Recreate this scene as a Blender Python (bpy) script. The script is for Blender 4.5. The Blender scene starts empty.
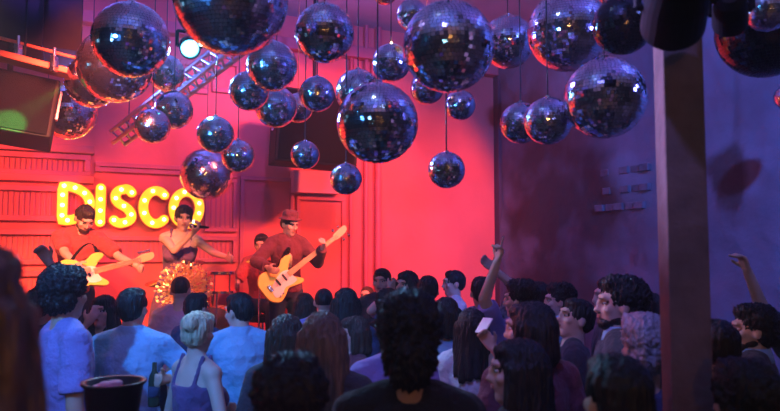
import bpy, bmesh, math, random
from mathutils import Vector, Matrix, Quaternion, noise
R = math.radians
V = Vector
random.seed(7)
col = bpy.context.scene.collection
scn = bpy.context.scene

# ------------------------------------------------------------------ camera
CAM = V((0, 0, 1.95)); FX = 675.0; PITCH = math.atan(44.5 / FX)
_f = V((0, math.cos(PITCH), math.sin(PITCH))); _u = V((0, -math.sin(PITCH), math.cos(PITCH)))
def at(px, py, d):
    """the point of the place seen at (px, py) at depth d metres"""
    r = _f + V((1, 0, 0)) * ((px - 390) / FX) + _u * ((205.5 - py) / FX)
    return CAM + r * (d / r.y)
cd = bpy.data.cameras.new('camera'); cam = bpy.data.objects.new('camera', cd); col.objects.link(cam)
cd.sensor_width = 36; cd.lens = 36 * FX / 780; cam.location = CAM
cam.rotation_euler = (R(90) + PITCH, 0, 0); cd.clip_start = .05
scn.camera = cam
cd.dof.use_dof = True; cd.dof.focus_distance = 5.5; cd.dof.aperture_fstop = 2.4

# room frame: corner of back wall and right wall
A = R(25); C0 = V((1.63, 10.0, 0)); U_ = V((math.cos(A), math.sin(A), 0)); V_ = V((math.sin(A), -math.cos(A), 0))
CEIL = 5.0; STG = .62
def rm(s, t, z): return C0 - U_ * s + V_ * t + V((0, 0, z))
def st(p):
    q = p - C0; return (-q.dot(U_), q.dot(V_))
def on_back(px, py):
    r = at(px, py, 1) - CAM
    k = (C0 - CAM).dot(V_) / r.dot(V_); p = CAM + r * k
    return st(p)[0], p.z

# ------------------------------------------------------------------ materials
def mat(name, color, rough=.6, metal=0, noise_scale=0, var=0, bump=0, emit=None, es=0, bscale=None, stretch=None, spec=None, sheen=0):
    m = bpy.data.materials.new(name); m.use_nodes = True
    nt = m.node_tree; b = nt.nodes['Principled BSDF']
    c = tuple(color) + (1,)
    b.inputs['Base Color'].default_value = c
    b.inputs['Roughness'].default_value = rough; b.inputs['Metallic'].default_value = metal
    if spec is not None: b.inputs['Specular IOR Level'].default_value = spec
    if sheen: b.inputs['Sheen Weight'].default_value = sheen
    tc = nt.nodes.new('ShaderNodeTexCoord'); mp = nt.nodes.new('ShaderNodeMapping')
    nt.links.new(tc.outputs['Object'], mp.inputs['Vector'])
    if stretch: mp.inputs['Scale'].default_value = stretch
    n = nt.nodes.new('ShaderNodeTexNoise'); n.inputs['Scale'].default_value = noise_scale or 6; n.inputs['Detail'].default_value = 5
    nt.links.new(mp.outputs['Vector'], n.inputs['Vector'])
    if var:
        r = nt.nodes.new('ShaderNodeValToRGB'); nt.links.new(n.outputs['Fac'], r.inputs['Fac'])
        r.color_ramp.elements[0].position = .3; r.color_ramp.elements[1].position = .7
        r.color_ramp.elements[0].color = tuple(max(0, v * (1 - var)) for v in color) + (1,)
        r.color_ramp.elements[1].color = tuple(min(1, v * (1 + var * .6)) for v in color) + (1,)
        nt.links.new(r.outputs['Color'], b.inputs['Base Color'])
    if bump:
        n2 = nt.nodes.new('ShaderNodeTexNoise'); n2.inputs['Scale'].default_value = bscale or noise_scale or 20; n2.inputs['Detail'].default_value = 6
        nt.links.new(mp.outputs['Vector'], n2.inputs['Vector'])
        bp = nt.nodes.new('ShaderNodeBump'); bp.inputs['Strength'].default_value = bump; bp.inputs['Distance'].default_value = .02
        nt.links.new(n2.outputs['Fac'], bp.inputs['Height']); nt.links.new(bp.outputs['Normal'], b.inputs['Normal'])
    if emit:
        b.inputs['Emission Color'].default_value = tuple(emit) + (1,); b.inputs['Emission Strength'].default_value = es
    return m
M = {}
M['red_paint'] = mat('red_paint', (.74, .15, .13), .75, noise_scale=1.3, var=.14, bump=.15, bscale=14)
M['red_trim'] = mat('red_trim', (.6, .12, .14), .6, noise_scale=2, var=.15)
M['pale_board'] = mat('pale_board', (.85, .3, .3), .6, noise_scale=2, var=.08)
M['grey_paint'] = mat('grey_paint', (.45, .4, .45), .85, noise_scale=1.1, var=.4, bump=.6, bscale=5)
M['ceil'] = mat('ceiling_paint', (.5, .45, .5), .9, noise_scale=1, var=.2, bump=.3, bscale=6)
M['dark_pilaster'] = mat('dark_pilaster', (.06, .04, .06), .8, noise_scale=3, var=.3)
M['floor'] = mat('floor_concrete', (.12, .1, .1), .5, noise_scale=3, var=.3, bump=.2)
M['stage'] = mat('stage_boards', (.06, .04, .04), .6, noise_scale=3, var=.3)
M['column'] = mat('column_plaster', (.15, .1, .085), .85, noise_scale=9, var=.3, bump=.5, bscale=14)
M['black'] = mat('black_metal', (.012, .012, .014), .7, spec=.2)
M['blackgloss'] = mat('black_plastic', (.02, .02, .022), .35)
M['grille'] = mat('speaker_grille', (.008, .008, .01), .9, spec=.05, noise_scale=150, bump=.6, var=.5)
M['chrome'] = mat('chrome', (.8, .8, .82), .18, 1)
M['gold'] = mat('gold_foil', (1, .75, .3), .38, .85)
M['steel'] = mat('steel_bar', (.55, .5, .5), .4, .7, noise_scale=8, var=.2)
M['tray'] = mat('tray_metal', (.5, .14, .07), .5, .3, noise_scale=8, var=.2)
M['duct'] = mat('duct_grey', (.022, .02, .024), .9, spec=.1, noise_scale=5, var=.3)
M['tile'] = mat('mirror_tile', (.86, .9, 1.0), .09, 1)
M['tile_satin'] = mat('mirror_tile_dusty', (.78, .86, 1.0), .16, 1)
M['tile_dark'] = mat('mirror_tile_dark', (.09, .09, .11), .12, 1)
M['grout'] = mat('ball_core', (.02, .02, .03), .6)
M['cord'] = mat('cord', (.05, .05, .06), .6)
M['wood'] = mat('maple_neck', (.85, .55, .25), .4, noise_scale=20, var=.15, stretch=(1, 8, 8))
M['guitar_yellow'] = mat('guitar_yellow', (.95, .78, .12), .3)
M['guitar_white'] = mat('guitar_white', (.95, .9, .82), .3)
M['pink'] = mat('napkin', (.9, .4, .45), .8)
M['drum'] = mat('drum_red', (.6, .08, .08), .3)
M['drumhead'] = mat('drum_head', (.8, .75, .7), .5)
M['cymbal'] = mat('cymbal_brass', (.85, .6, .25), .25, 1)
M['bottle'] = mat('bottle_glass', (.03, .05, .03), .1, 0, spec=.8)
M['letter'] = mat('letter_yellow', (.95, .6, .02), .5, emit=(1, .52, .012), es=1.15)
M['letter_side'] = mat('letter_side', (.7, .12, .05), .5)
M['bulb'] = mat('bulb_lit', (1, .95, .7), .3, emit=(1, .9, .5), es=3.4)
M['lamp_face'] = mat('lamp_lens_lit', (.6, .9, 1), .3, emit=(.12, .7, 1), es=8)
M['eye'] = mat('eye_dark', (.03, .02, .02), .25)
M['eye_white'] = mat('eye_white', (.55, .5, .48), .3)
M['lip'] = mat('lip', (.45, .16, .14), .5)
M['shoe'] = mat('shoe', (.03, .03, .03), .5)
M['denim'] = mat('denim', (.03, .05, .1), .9, noise_scale=40, var=.2, bump=.3)
M['trouser'] = mat('dark_trousers', (.03, .03, .035), .9, noise_scale=30, var=.2)
SK = {'a': (.72, .46, .36), 'b': (.6, .37, .27), 'c': (.45, .27, .19)}
for k, c in SK.items(): M['skin_' + k] = mat('skin_' + k, c, .5, noise_scale=14, var=.06, bump=.05, bscale=60)
HR = {'black': (.012, .01, .012), 'brown': (.05, .028, .018), 'fair': (.75, .6, .38), 'grey': (.42, .4, .42), 'light_brown': (.22, .13, .08)}
for k, c in HR.items(): M['hair_' + k] = mat('hair_' + k, c, .45, noise_scale=60, var=.45, bump=.9, bscale=70, stretch=(1, 1, .12))
CL = {'white': (.8, .8, .82), 'pale_blue': (.28, .52, .78), 'violet': (.3, .25, .58), 'black': (.015, .015, .018), 'dark': (.05, .045, .06),
      'navy': (.04, .05, .12), 'red': (.5, .08, .08), 'maroon': (.16, .04, .06), 'grey': (.3, .3, .34), 'pink': (.7, .35, .45), 'purple': (.16, .08, .2), 'cream': (.75, .68, .5)}
for k, c in CL.items(): M['cloth_' + k] = mat('cloth_' + k, c, .9, noise_scale=3, var=.06, bump=.9, bscale=9, sheen=.1)
M['cloth_print'] = mat('cloth_print', (.4, .38, .55), .9, noise_scale=28, var=.9, bump=.5, bscale=9)
for k in CL: M['cloth_' + k].node_tree.nodes['Bump'].inputs['Distance'].default_value = .06

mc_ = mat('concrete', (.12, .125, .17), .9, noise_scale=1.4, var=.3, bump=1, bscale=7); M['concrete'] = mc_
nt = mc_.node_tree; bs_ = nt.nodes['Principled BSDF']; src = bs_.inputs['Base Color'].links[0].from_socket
ca = nt.nodes.new('ShaderNodeVertexColor'); ca.layer_name = 'dark_tone'; mx = nt.nodes.new('ShaderNodeMix'); mx.data_type = 'RGBA'
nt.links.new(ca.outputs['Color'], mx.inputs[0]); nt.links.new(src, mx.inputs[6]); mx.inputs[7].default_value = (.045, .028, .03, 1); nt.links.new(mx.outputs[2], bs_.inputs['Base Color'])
M['brick'] = mat('old_brick', (.11, .1, .13), .9, noise_scale=12, var=.4, bump=.6)
M['unseen_wall'] = mat('dark_unseen_wall', (.035, .03, .04), .95, noise_scale=4, var=.3)  # no real cloth: unseen walls darkened so the balls reflect black
# ------------------------------------------------------------------ tagging and mesh helpers
def tag(o, label=None, cat=None, group=None, kind=None):
    if label: o['label'] = label
    if cat: o['category'] = cat
    if group: o['group'] = group
    if kind: o['kind'] = kind
    return o
def empty(name, loc, rz=0, label=None, cat=None, group=None):
    o = bpy.data.objects.new(name, None); col.objects.link(o); o.location = loc; o.rotation_euler = (0, 0, rz)
    o.empty_display_size = .05
    return tag(o, label, cat, group)
def link(name, me, parent=None, m=None):
    o = bpy.data.objects.new(name, me); col.objects.link(o)
    if parent is not None: o.parent = parent
    if m is not None: me.materials.append(m)
    return o
class MB:
    """collects shapes into one mesh"""
    def __init__(s): s.v = []; s.f = []; s.mi = []
    def add(s, vs, fs, mi=0):
        n = len(s.v); s.v += [V(v) for v in vs]; s.f += [tuple(i + n for i in f) for f in fs]; s.mi += [mi] * len(fs); return s
    def box(s, c, size, rot=None, mi=0):
        x, y, z = (k / 2 for k in size); c = V(c)
        vs = [V((a * x, b * y, d * z)) for a in (-1, 1) for b in (-1, 1) for d in (-1, 1)]
        if rot is not None: vs = [rot @ v for v in vs]
        return s.add([v + c for v in vs], [(0, 1, 3, 2), (4, 6, 7, 5), (0, 4, 5, 1), (2, 3, 7, 6), (0, 2, 6, 4), (1, 5, 7, 3)], mi)
    def cone(s, p0, p1, r0, r1, n=12, mi=0, fy=1.0, fdir=None):
        p0, p1 = V(p0), V(p1); d = (p1 - p0)
        if d.length < 1e-6: return s
        d.normalize(); a = (fdir if fdir else (V((0, 0, 1)) if abs(d.z) < .9 else V((0, 1, 0)))).cross(d)
        if a.length < 1e-4: a = V((1, 0, 0)).cross(d)
        a.normalize(); b = d.cross(a)
        vs = []
        for p, r in ((p0, r0), (p1, r1)):
            for i in range(n):
                t = 2 * math.pi * i / n; vs.append(p + a * (math.cos(t) * r) + b * (math.sin(t) * r * fy))
        fs = [(i, (i + 1) % n, n + (i + 1) % n, n + i) for i in range(n)] + [tuple(range(n))[::-1], tuple(range(n, 2 * n))]
        return s.add(vs, fs, mi)
    def ell(s, c, r, rot=None, n=14, m=9, mi=0):
        c = V(c); r = (r, r, r) if isinstance(r, (int, float)) else r
        vs = [V((0, 0, -r[2]))]
        for j in range(1, m):
            ph = -math.pi / 2 + math.pi * j / m
            for i in range(n):
                t = 2 * math.pi * i / n; vs.append(V((math.cos(t) * math.cos(ph) * r[0], math.sin(t) * math.cos(ph) * r[1], math.sin(ph) * r[2])))
        vs.append(V((0, 0, r[2]))); top = len(vs) - 1
        fs = [(0, 1 + (i + 1) % n, 1 + i) for i in range(n)]
        for j in range(m - 2):
            a, b = 1 + j * n, 1 + (j + 1) * n
            fs += [(a + i, a + (i + 1) % n, b + (i + 1) % n, b + i) for i in range(n)]
        a = 1 + (m - 2) * n
        fs += [(a + i, a + (i + 1) % n, top) for i in range(n)]
        if rot is not None: vs = [rot @ v for v in vs]
        return s.add([v + c for v in vs], fs, mi)
    def cap(s, p0, p1, r0, r1, n=12):
        s.cone(p0, p1, r0, r1, n); s.ell(p0, r0, n=n, m=7); s.ell(p1, r1, n=n, m=7); return s
    def loft(s, secs, n=20, mi=0):
        """secs: (centre, rx, ry, ax, ay)"""
        vs = []
        for (c, rx, ry, ax, ay) in secs:
            for i in range(n):
                t = 2 * math.pi * i / n; vs.append(V(c) + ax * (math.cos(t) * rx) + ay * (math.sin(t) * ry))
        k = len(secs)
        fs = [(j * n + i, j * n + (i + 1) % n, (j + 1) * n + (i + 1) % n, (j + 1) * n + i) for j in range(k - 1) for i in range(n)]
        fs += [tuple(range(n))[::-1], tuple(range((k - 1) * n, k * n))]
        return s.add(vs, fs, mi)
    def lathe(s, prof, c=(0, 0, 0), n=28, rot=None, mi=0):
        c = V(c); vs = []
        for (r, z) in prof:
            for i in range(n):
                t = 2 * math.pi * i / n; v = V((r * math.cos(t), r * math.sin(t), z)); vs.append((rot @ v if rot is not None else v) + c)
        k = len(prof)
        fs = [(j * n + i, j * n + (i + 1) % n, (j + 1) * n + (i + 1) % n, (j + 1) * n + i) for j in range(k - 1) for i in range(n)]
        fs += [tuple(range(n))[::-1], tuple(range((k - 1) * n, k * n))]
        return s.add(vs, fs, mi)
    def mesh(s, name, smooth=False):
        me = bpy.data.meshes.new(name); me.from_pydata([tuple(v) for v in s.v], [], s.f)
        if any(s.mi): me.polygons.foreach_set('material_index', s.mi)
        bm = bmesh.new(); bm.from_mesh(me); bmesh.ops.recalc_face_normals(bm, faces=bm.faces); bm.to_mesh(me); bm.free()
        if smooth: me.polygons.foreach_set('use_smooth', [True] * len(me.polygons))
        me.update(); return me
    def build(s, name, m, parent=None, smooth=False, bevel=0, mats=None):
        me = s.mesh(name, smooth)
        for q in (mats or [m]): me.materials.append(q)
        o = link(name, me, parent)
        if bevel:
            b = o.modifiers.new('bevel', 'BEVEL'); b.width = bevel; b.segments = 2; b.limit_method = 'ANGLE'
        return o
    def fuse(s, name, m, voxel=.01, parent=None, post=None, smooth_it=2):
        """one continuous skin over all the collected shapes"""
        me0 = s.mesh('tmp'); o = bpy.data.objects.new('tmp', me0); col.objects.link(o)
        r = o.modifiers.new('r', 'REMESH'); r.mode = 'VOXEL'; r.voxel_size = voxel
        if smooth_it:
            k = o.modifiers.new('s', 'SMOOTH'); k.iterations = smooth_it; k.factor = .5
        dg = bpy.context.evaluated_depsgraph_get()
        me = bpy.data.meshes.new_from_object(o.evaluated_get(dg)); me.name = name
        bpy.data.objects.remove(o); bpy.data.meshes.remove(me0)
        if post:
            for v in me.vertices: v.co = post(v.co)
        me.polygons.foreach_set('use_smooth', [True] * len(me.polygons))
        me.materials.clear(); me.materials.append(m); me.update()
        return link(name, me, parent)
ROT_ROOM = Matrix((( U_.x, -V_.x, 0), (U_.y, -V_.y, 0), (0, 0, 1)))   # local x along the back wall, local y into it
def rbox(mb, s0, s1, t0, t1, z0, z1, mi=0):
    c = rm((s0 + s1) / 2, (t0 + t1) / 2, (z0 + z1) / 2)
    return mb.box(c, (abs(s1 - s0), abs(t1 - t0), abs(z1 - z0)), ROT_ROOM, mi)
def struct(name, mb, m, **k):
    o = mb.build(name, m, **k); o['kind'] = 'structure'; return o

# ------------------------------------------------------------------ room shell
W, D = 11.0, 13.0
struct('floor', rbox(MB(), -.2, W + .2, -.2, D + .2, -.15, 0), M['floor'])
struct('ceiling', rbox(MB(), -.2, W + .2, -.2, D + .2, CEIL, CEIL + .15), M['ceil'])
struct('wall_back', rbox(MB(), 0, W, -.2, 0, 0, CEIL), M['red_paint'])
# concrete wall: a subdivided relief so the patches and broken bricks are real
def right_pt(px, py):
    r = at(px, py, 1) - CAM; k = (C0 - CAM).dot(U_) / r.dot(U_); p = CAM + r * k
    return st(p)[1], p.z
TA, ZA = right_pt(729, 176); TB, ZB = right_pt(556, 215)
def rough_wall():
    me = bpy.data.meshes.new('wall_right'); vs = []; fs = []
    nt_, nz = 260, 100
    for j in range(nz + 1):
        for i in range(nt_ + 1):
            t = D * i / nt_; z = CEIL * j / nz
            h = .025 * noise.fractal(V((t * 1.1, z * 1.1, 3)), 1, 2, 5) + .012 * noise.noise(V((t * 4, z * 5, 9)))
            n1 = noise.noise(V((t * .55 + 5, z * .7, 1)))
            if n1 > .12: h -= .05 * min(1, (n1 - .12) * 9)       # plaster fallen away
            vs.append(rm(-.0 - min(0.05, h) - .02, t, z))
    for j in range(nz):
        for i in range(nt_):
            a = j * (nt_ + 1) + i; fs.append((a, a + 1, a + nt_ + 2, a + nt_ + 1))
    me.from_pydata([tuple(v) for v in vs], [], fs); me.polygons.foreach_set('use_smooth', [True] * len(fs)); me.update()
    at_ = me.color_attributes.new('dark_tone', 'FLOAT_COLOR', 'POINT')
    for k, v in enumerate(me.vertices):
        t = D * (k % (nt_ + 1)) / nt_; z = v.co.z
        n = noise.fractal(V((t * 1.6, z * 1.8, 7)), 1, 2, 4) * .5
        d1 = 1 - math.hypot((t - TA) / .24, (z - ZA) / .34) + n * .9           # small darker blotch at a set spot
        d2 = 1 - math.hypot((t - TB) / 1.5, (z - ZB) / 2.0) + n * 1.2  # broad darker area near the back corner
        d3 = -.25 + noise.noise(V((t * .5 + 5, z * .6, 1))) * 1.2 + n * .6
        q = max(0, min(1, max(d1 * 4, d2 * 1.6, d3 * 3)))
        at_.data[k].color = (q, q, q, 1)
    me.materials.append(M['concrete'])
    o = link('wall_right', me); o['kind'] = 'structure'
    s = o.modifiers.new('solid', 'SOLIDIFY'); s.thickness = .12; s.offset = 0
    return o
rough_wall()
struct('wall_left', rbox(MB(), W, W + .2, -.2, D, 0, CEIL), M['unseen_wall'])
struct('wall_rear', rbox(MB(), -.2, W + .2, D, D + .2, 0, CEIL), M['unseen_wall'])
# dark pilaster in the corner
struct('trim_1', rbox(MB(), -.02, .1, .0, .13, 0, CEIL), M['dark_pilaster'], bevel=.01)
# brick ledges showing through the broken plaster
def right_pt(px, py):
    r = at(px, py, 1) - CAM; k = (C0 - CAM).dot(U_) / r.dot(U_); p = CAM + r * k
    return st(p)[1], p.z
mb = MB()
for (x0, x1, y) in ((606, 655, 170), (608, 655, 188), (600, 650, 205)):
    t0, z0 = right_pt(x0, y + 3); t1, _ = right_pt(x1, y)
    k = 5
    for i in range(k):
        a = t0 + (t1 - t0) * i / k
        rbox(mb, -.04, .1 - .025 * (i % 2), a + .01, a + (t1 - t0) / k - .01, z0 - .05, z0 + .03)
struct('trim_2', mb, M['brick'], bevel=.008)
# back wall joinery, read off the photo on the wall's own plane
def bw(px, py): return on_back(px, py)
def frame(name, corners, depth, rail, m, ribs=0, ribm=None):
    (s1, z1), (s0, z0) = corners      # top-left, bottom-right
    mb = MB()
    rbox(mb, s0, s1, 0, depth, z1 - rail, z1); rbox(mb, s0, s1, 0, depth, z0, z0 + rail)
    rbox(mb, s0, s0 + rail, 0, depth, z0 + rail, z1 - rail); rbox(mb, s1 - rail, s1, 0, depth, z0 + rail, z1 - rail)
    if ribs:
        n = int((s1 - s0 - 2 * rail) / ribs)
        for i in range(n):
            a = s0 + rail + (i + .25) * (s1 - s0 - 2 * rail) / n
            rbox(mb, a, a + ribs * .5, 0, depth * .2, z0 + rail, z1 - rail)
    return struct(name, mb, m, bevel=.006)
def zb(px, py): return bw(px, py)[1]
sL = 9.0; sR = bw(92, 180)[0]
i = 10
for (ya, yb) in ((152, 176), (184, 220), (226, 262), (266, 300)):
    za, zc = zb(92, ya + 4), zb(92, yb + 2)
    for k in range(3):
        w = (sL - sR) / 3
        frame('trim_%d' % i, ((sR + w * (k + 1) - .02, za), (sR + w * k + .02, zc)), .07, .06, M['red_trim'], ribs=.05); i += 1
struct('trim_4', rbox(MB(), sR - .02, sL, 0, .11, zb(92, 155), zb(92, 147)), M['red_paint'], bevel=.01)
struct('trim_5', rbox(MB(), sR - .02, sL, 0, .10, zb(92, 184), zb(92, 177)), M['red_paint'], bevel=.01)
for (xa, ya, xb, yb, rb) in ((95, 162, 236, 178, 0), (95, 236, 170, 262, .05), (172, 236, 236, 262, .05), (240, 176, 292, 300, 0), (296, 196, 344, 300, 0), (205, 178, 236, 232, .05), (60, 236, 93, 262, 0)):
    frame('trim_%d' % i, (bw(xa, ya), bw(xb, yb)), .05, .05, M['red_trim'], ribs=rb); i += 1
s0, s1 = bw(336, 180)[0], bw(290, 180)[0]
struct('trim_%d' % i, rbox(MB(), s0, s1, 0, .16, zb(310, 194), zb(310, 172)), M['pale_board'], bevel=.008); i += 1
# cornice and upper frieze
zc = zb(372, 27)
struct('trim_%d' % i, rbox(MB(), .1, 9.5, 0, .16, zb(400, 66), zb(400, 56)), M['red_trim'], bevel=.01); i += 1
for (xa, xb) in ((352, 374), (212, 240), (246, 270), (180, 208)):
    frame('trim_%d' % i, (bw(xa, 46 + (xa < 300) * 14), bw(xb, 95)), .06, .06, M['red_trim']); i += 1
# vertical pipes where the stage ends
for px, r in ((364, .03), (376, .045), (349, .02)):
    s, _ = bw(px, 200); p = rm(s, .07, 0); q = rm(s, .07, CEIL)
    o = MB().cone(p, q, r, r, 16).build('trim_%d' % i, M['red_trim'], smooth=False); o['kind'] = 'structure'; i += 1

# column
CD = 2.2; rotc = Matrix.Rotation(R(-8), 3, 'Z'); cw = (707 - 668) / FX * CD
pc = at(668, 250, CD) + rotc @ V((cw / 2, cw / 2, 0))
struct('trim_%d' % i, MB().box((pc.x, pc.y, CEIL / 2), (cw, cw, CEIL), rotc), M['column'], bevel=.004); i += 1

# stage
mb = MB(); rbox(mb, 3.3, W, .02, 2.25, 0, STG)
struct('floor_stage', mb, M['stage'], bevel=.01)

# ------------------------------------------------------------------ DISCO letters
def ribbon(path, w, depth, closed=False):
    """flat-fronted stroke with round ends; x right, z up, front towards -y"""
    n = len(path); L, Rr = [], []
    for k in range(n):
        a = path[(k - 1) % n] if closed or k > 0 else path[k]; b = path[(k + 1) % n] if closed or k < n - 1 else path[k]
        t = (V(b) - V(a)).normalized(); nn = V((-t.y, t.x)); L.append(V(path[k]) + nn * w / 2); Rr.append(V(path[k]) - nn * w / 2)
    if closed:
        mb = MB(); vs = []
        for y in (0, -depth):
            for p in L: vs.append((p.x, y, p.y))
            for p in Rr: vs.append((p.x, y, p.y))
        fs = []
        for k in range(n):
            j = (k + 1) % n
            fs += [(k, j, n + j, n + k), (2 * n + k, 3 * n + k, 3 * n + j, 2 * n + j), (k, 2 * n + k, 2 * n + j, j), (n + k, n + j, 3 * n + j, 3 * n + k)]
        return mb.add(vs, fs)
    def arc(c, p, q):
        v = p - c; out = []
        for k in range(1, 8):
            an = -math.pi * k / 8; out.append(c + V((v.x * math.cos(an) - v.y * math.sin(an), v.x * math.sin(an) + v.y * math.cos(an))))
        return out
    ol = L + arc(V(path[-1]), L[-1], Rr[-1]) + Rr[::-1] + arc(V(path[0]), Rr[0], L[0])
    m = len(ol); na = 7
    vs = [(p.x, 0, p.y) for p in ol] + [(p.x, -depth, p.y) for p in ol]
    fs = [(k, (k + 1) % m, m + (k + 1) % m, m + k) for k in range(m)]
    # caps as strips
    def strip(o):
        f = []
        for k in range(n - 1): f.append((o + k, o + k + 1, o + n + na + (n - 2 - k), o + n + na + (n - 1 - k)))
        f.append(tuple([o + n - 1] + [o + n + j for j in range(na)] + [o + n + na]))
        f.append(tuple([o + 2 * n + na - 1] + [o + 2 * n + na + j for j in range(na)] + [o]))
        return f
    return MB().add(vs, fs + strip(0) + strip(m))
def bez(pts, n=10):
    out = []
    for k in range(0, len(pts) - 1, 3):
        a, b, c, d = (V(p) for p in pts[k:k + 4])
        for j in range(n): 
            t = j / n; out.append(a * (1 - t) ** 3 + b * 3 * t * (1 - t) ** 2 + c * 3 * t * t * (1 - t) + d * t ** 3)
    out.append(V(pts[-1])); return out
def ring(rx, rz, a0, a1, n=36, cx=0, cz=0): return [V((cx + rx * math.cos(R(a0 + (a1 - a0) * k / n)), cz + rz * math.sin(R(a0 + (a1 - a0) * k / n)))) for k in range(n + 1)]
H_ = .49; SW = .105; h2 = (H_ - SW) / 2
paths = {
    'D': ([V((-.12, -h2 + k * 2 * h2 / 10)) for k in range(11)] + ring(.255, h2, 90, -90, 24, -.11, 0)[1:-1], True, 'wide letter D with a straight stem, first of the lit yellow wall letters'),
    'I': ([V((0, -h2)), V((0, -.1)), V((0, 0)), V((0, .1)), V((0, h2))], False, 'narrow letter I, a single lit yellow bar with four bulbs'),
    'S': (bez([(.13, h2 - .035), (.08, h2 + .01), (.04, h2 + .01), (0, h2), (-.15, h2 - .01), (-.17, .06), (-.03, .015), (.17, -.05), (.2, -h2 + .02), (0, -h2), (-.04, -h2 - .01), (-.1, -h2), (-.14, -h2 + .03)]), False, 'letter S, curved lit yellow letter in the middle of the sign'),
    'C': (ring(.19, h2, 48, 312, 30, .03, 0), False, 'letter C, open lit yellow curve just left of the last letter'),
    'O': (ring(.17, h2, 0, 350, 35), True, 'letter O, closed lit yellow ring behind the singer')}
bulbme = MB().ell((0, 0, 0), (.023, .018, .023), n=12, m=8).mesh('bulb', True); bulbme.materials.append(M['bulb'])
for ch, (x0, x1, y) in {'D': (57.5, 95, 204), 'I': (94.5, 105.8, 205.5), 'S': (109, 136, 206.5), 'C': (138, 168, 207.5), 'O': (168, 203, 208.5)}.items():
    path, closed, lab = paths[ch]
    s, z = bw((x0 + x1) / 2, y)
    L = empty('marquee_letter', rm(s, .03, z), A, 'marquee ' + lab, 'sign letter', 'yellow bulb letters on the red wall')
    xs = [p.x for p in path]; wd = abs(bw(x0, y)[0] - bw(x1, y)[0]); cur = max(xs) - min(xs) + SW
    k = (wd - SW) / max(1e-3, cur - SW) if ch != 'I' else 1; mid = (max(xs) + min(xs)) / 2
    path = [V(((p.x - mid) * k, p.y)) for p in path]
    # red backing can, and the yellow lit face
    ribbon(path, SW + .022, .05, closed).build('letter_can', M['letter_side'], L)
    f = ribbon(path, SW, .02, closed).build('letter_face', M['letter'], L); f.location = (0, -.05, 0)
    tot = sum((path[j + 1] - path[j]).length for j in range(len(path) - 1)) + ((path[0] - path[-1]).length if closed else 0)
    nb = max(4, round(tot / .118)); seq = path + ([path[0]] if closed else [])
    for b in range(nb):
        d = tot * (b + (.5 if closed else 0)) / (nb if closed else nb - 1); acc = 0; q = seq[-1]
        for j in range(len(seq) - 1):
            l = (seq[j + 1] - seq[j]).length
            if acc + l >= d - 1e-6: q = seq[j].lerp(seq[j + 1], (d - acc) / max(l, 1e-6)); break
            acc += l
        o = link('bulb', bulbme, L); o.location = (q.x, -.082, q.y)

# ------------------------------------------------------------------ mirror balls
def ball_mesh(n, seed):
    rnd = random.Random(seed); me = MB(); me.ell((0, 0, 0), .985, n=40, m=24, mi=1)
    for j in range(n):
        t0 = math.pi * j / n; t1 = math.pi * (j + 1) / n; tm = (t0 + t1) / 2
        m = max(4, round(2 * n * math.sin(tm)))
        hh = math.pi / n * .5 * .93; ww = math.pi * math.sin(tm) / m * .93
        off = rnd.random()
        for i in range(m):
            ph = 2 * math.pi * (i + off) / m
            nrm = V((math.sin(tm) * math.cos(ph), math.sin(tm) * math.sin(ph), math.cos(tm)))
            e1 = V((-math.sin(ph), math.cos(ph), 0)); e2 = nrm.cross(e1)
            a = rnd.gauss(0, .035); b = rnd.gauss(0, .035)
            n2 = (nrm + e1 * a + e2 * b).normalized(); f1 = (e1 - n2 * e1.dot(n2)).normalized(); f2 = n2.cross(f1)
            me.add([nrm + f1 * x * ww + f2 * y * hh for x, y in ((-1, -1), (1, -1), (1, 1), (-1, 1))], [(0, 1, 2, 3)])
    d = bpy.data.meshes.new('mirror_ball'); d.from_pydata([tuple(v) for v in me.v], [], me.f); d.polygons.foreach_set('material_index', me.mi)
    sm = [x == 1 for x in me.mi]; d.polygons.foreach_set('use_smooth', sm); d.update()
    d.materials.append(M['tile']); d.materials.append(M['grout']); return d
NR = {.1: 24, .125: 28, .15: 30, .2: 36, .25: 44}
bmesh_by_r = {(r, 'tile'): ball_mesh(n, n) for r, n in NR.items()}
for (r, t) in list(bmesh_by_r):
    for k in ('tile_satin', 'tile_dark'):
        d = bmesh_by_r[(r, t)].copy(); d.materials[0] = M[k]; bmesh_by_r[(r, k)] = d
capme = MB().lathe([(.02, 0), (.1, 0), (.1, .06), (.05, .09), (.02, .09)], n=16).mesh('cap'); capme.materials.append(M['chrome'])
cordme = MB().cone((0, 0, 0), (0, 0, 1), 1, 1, 8).mesh('cord'); cordme.materials.append(M['cord'])
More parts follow.
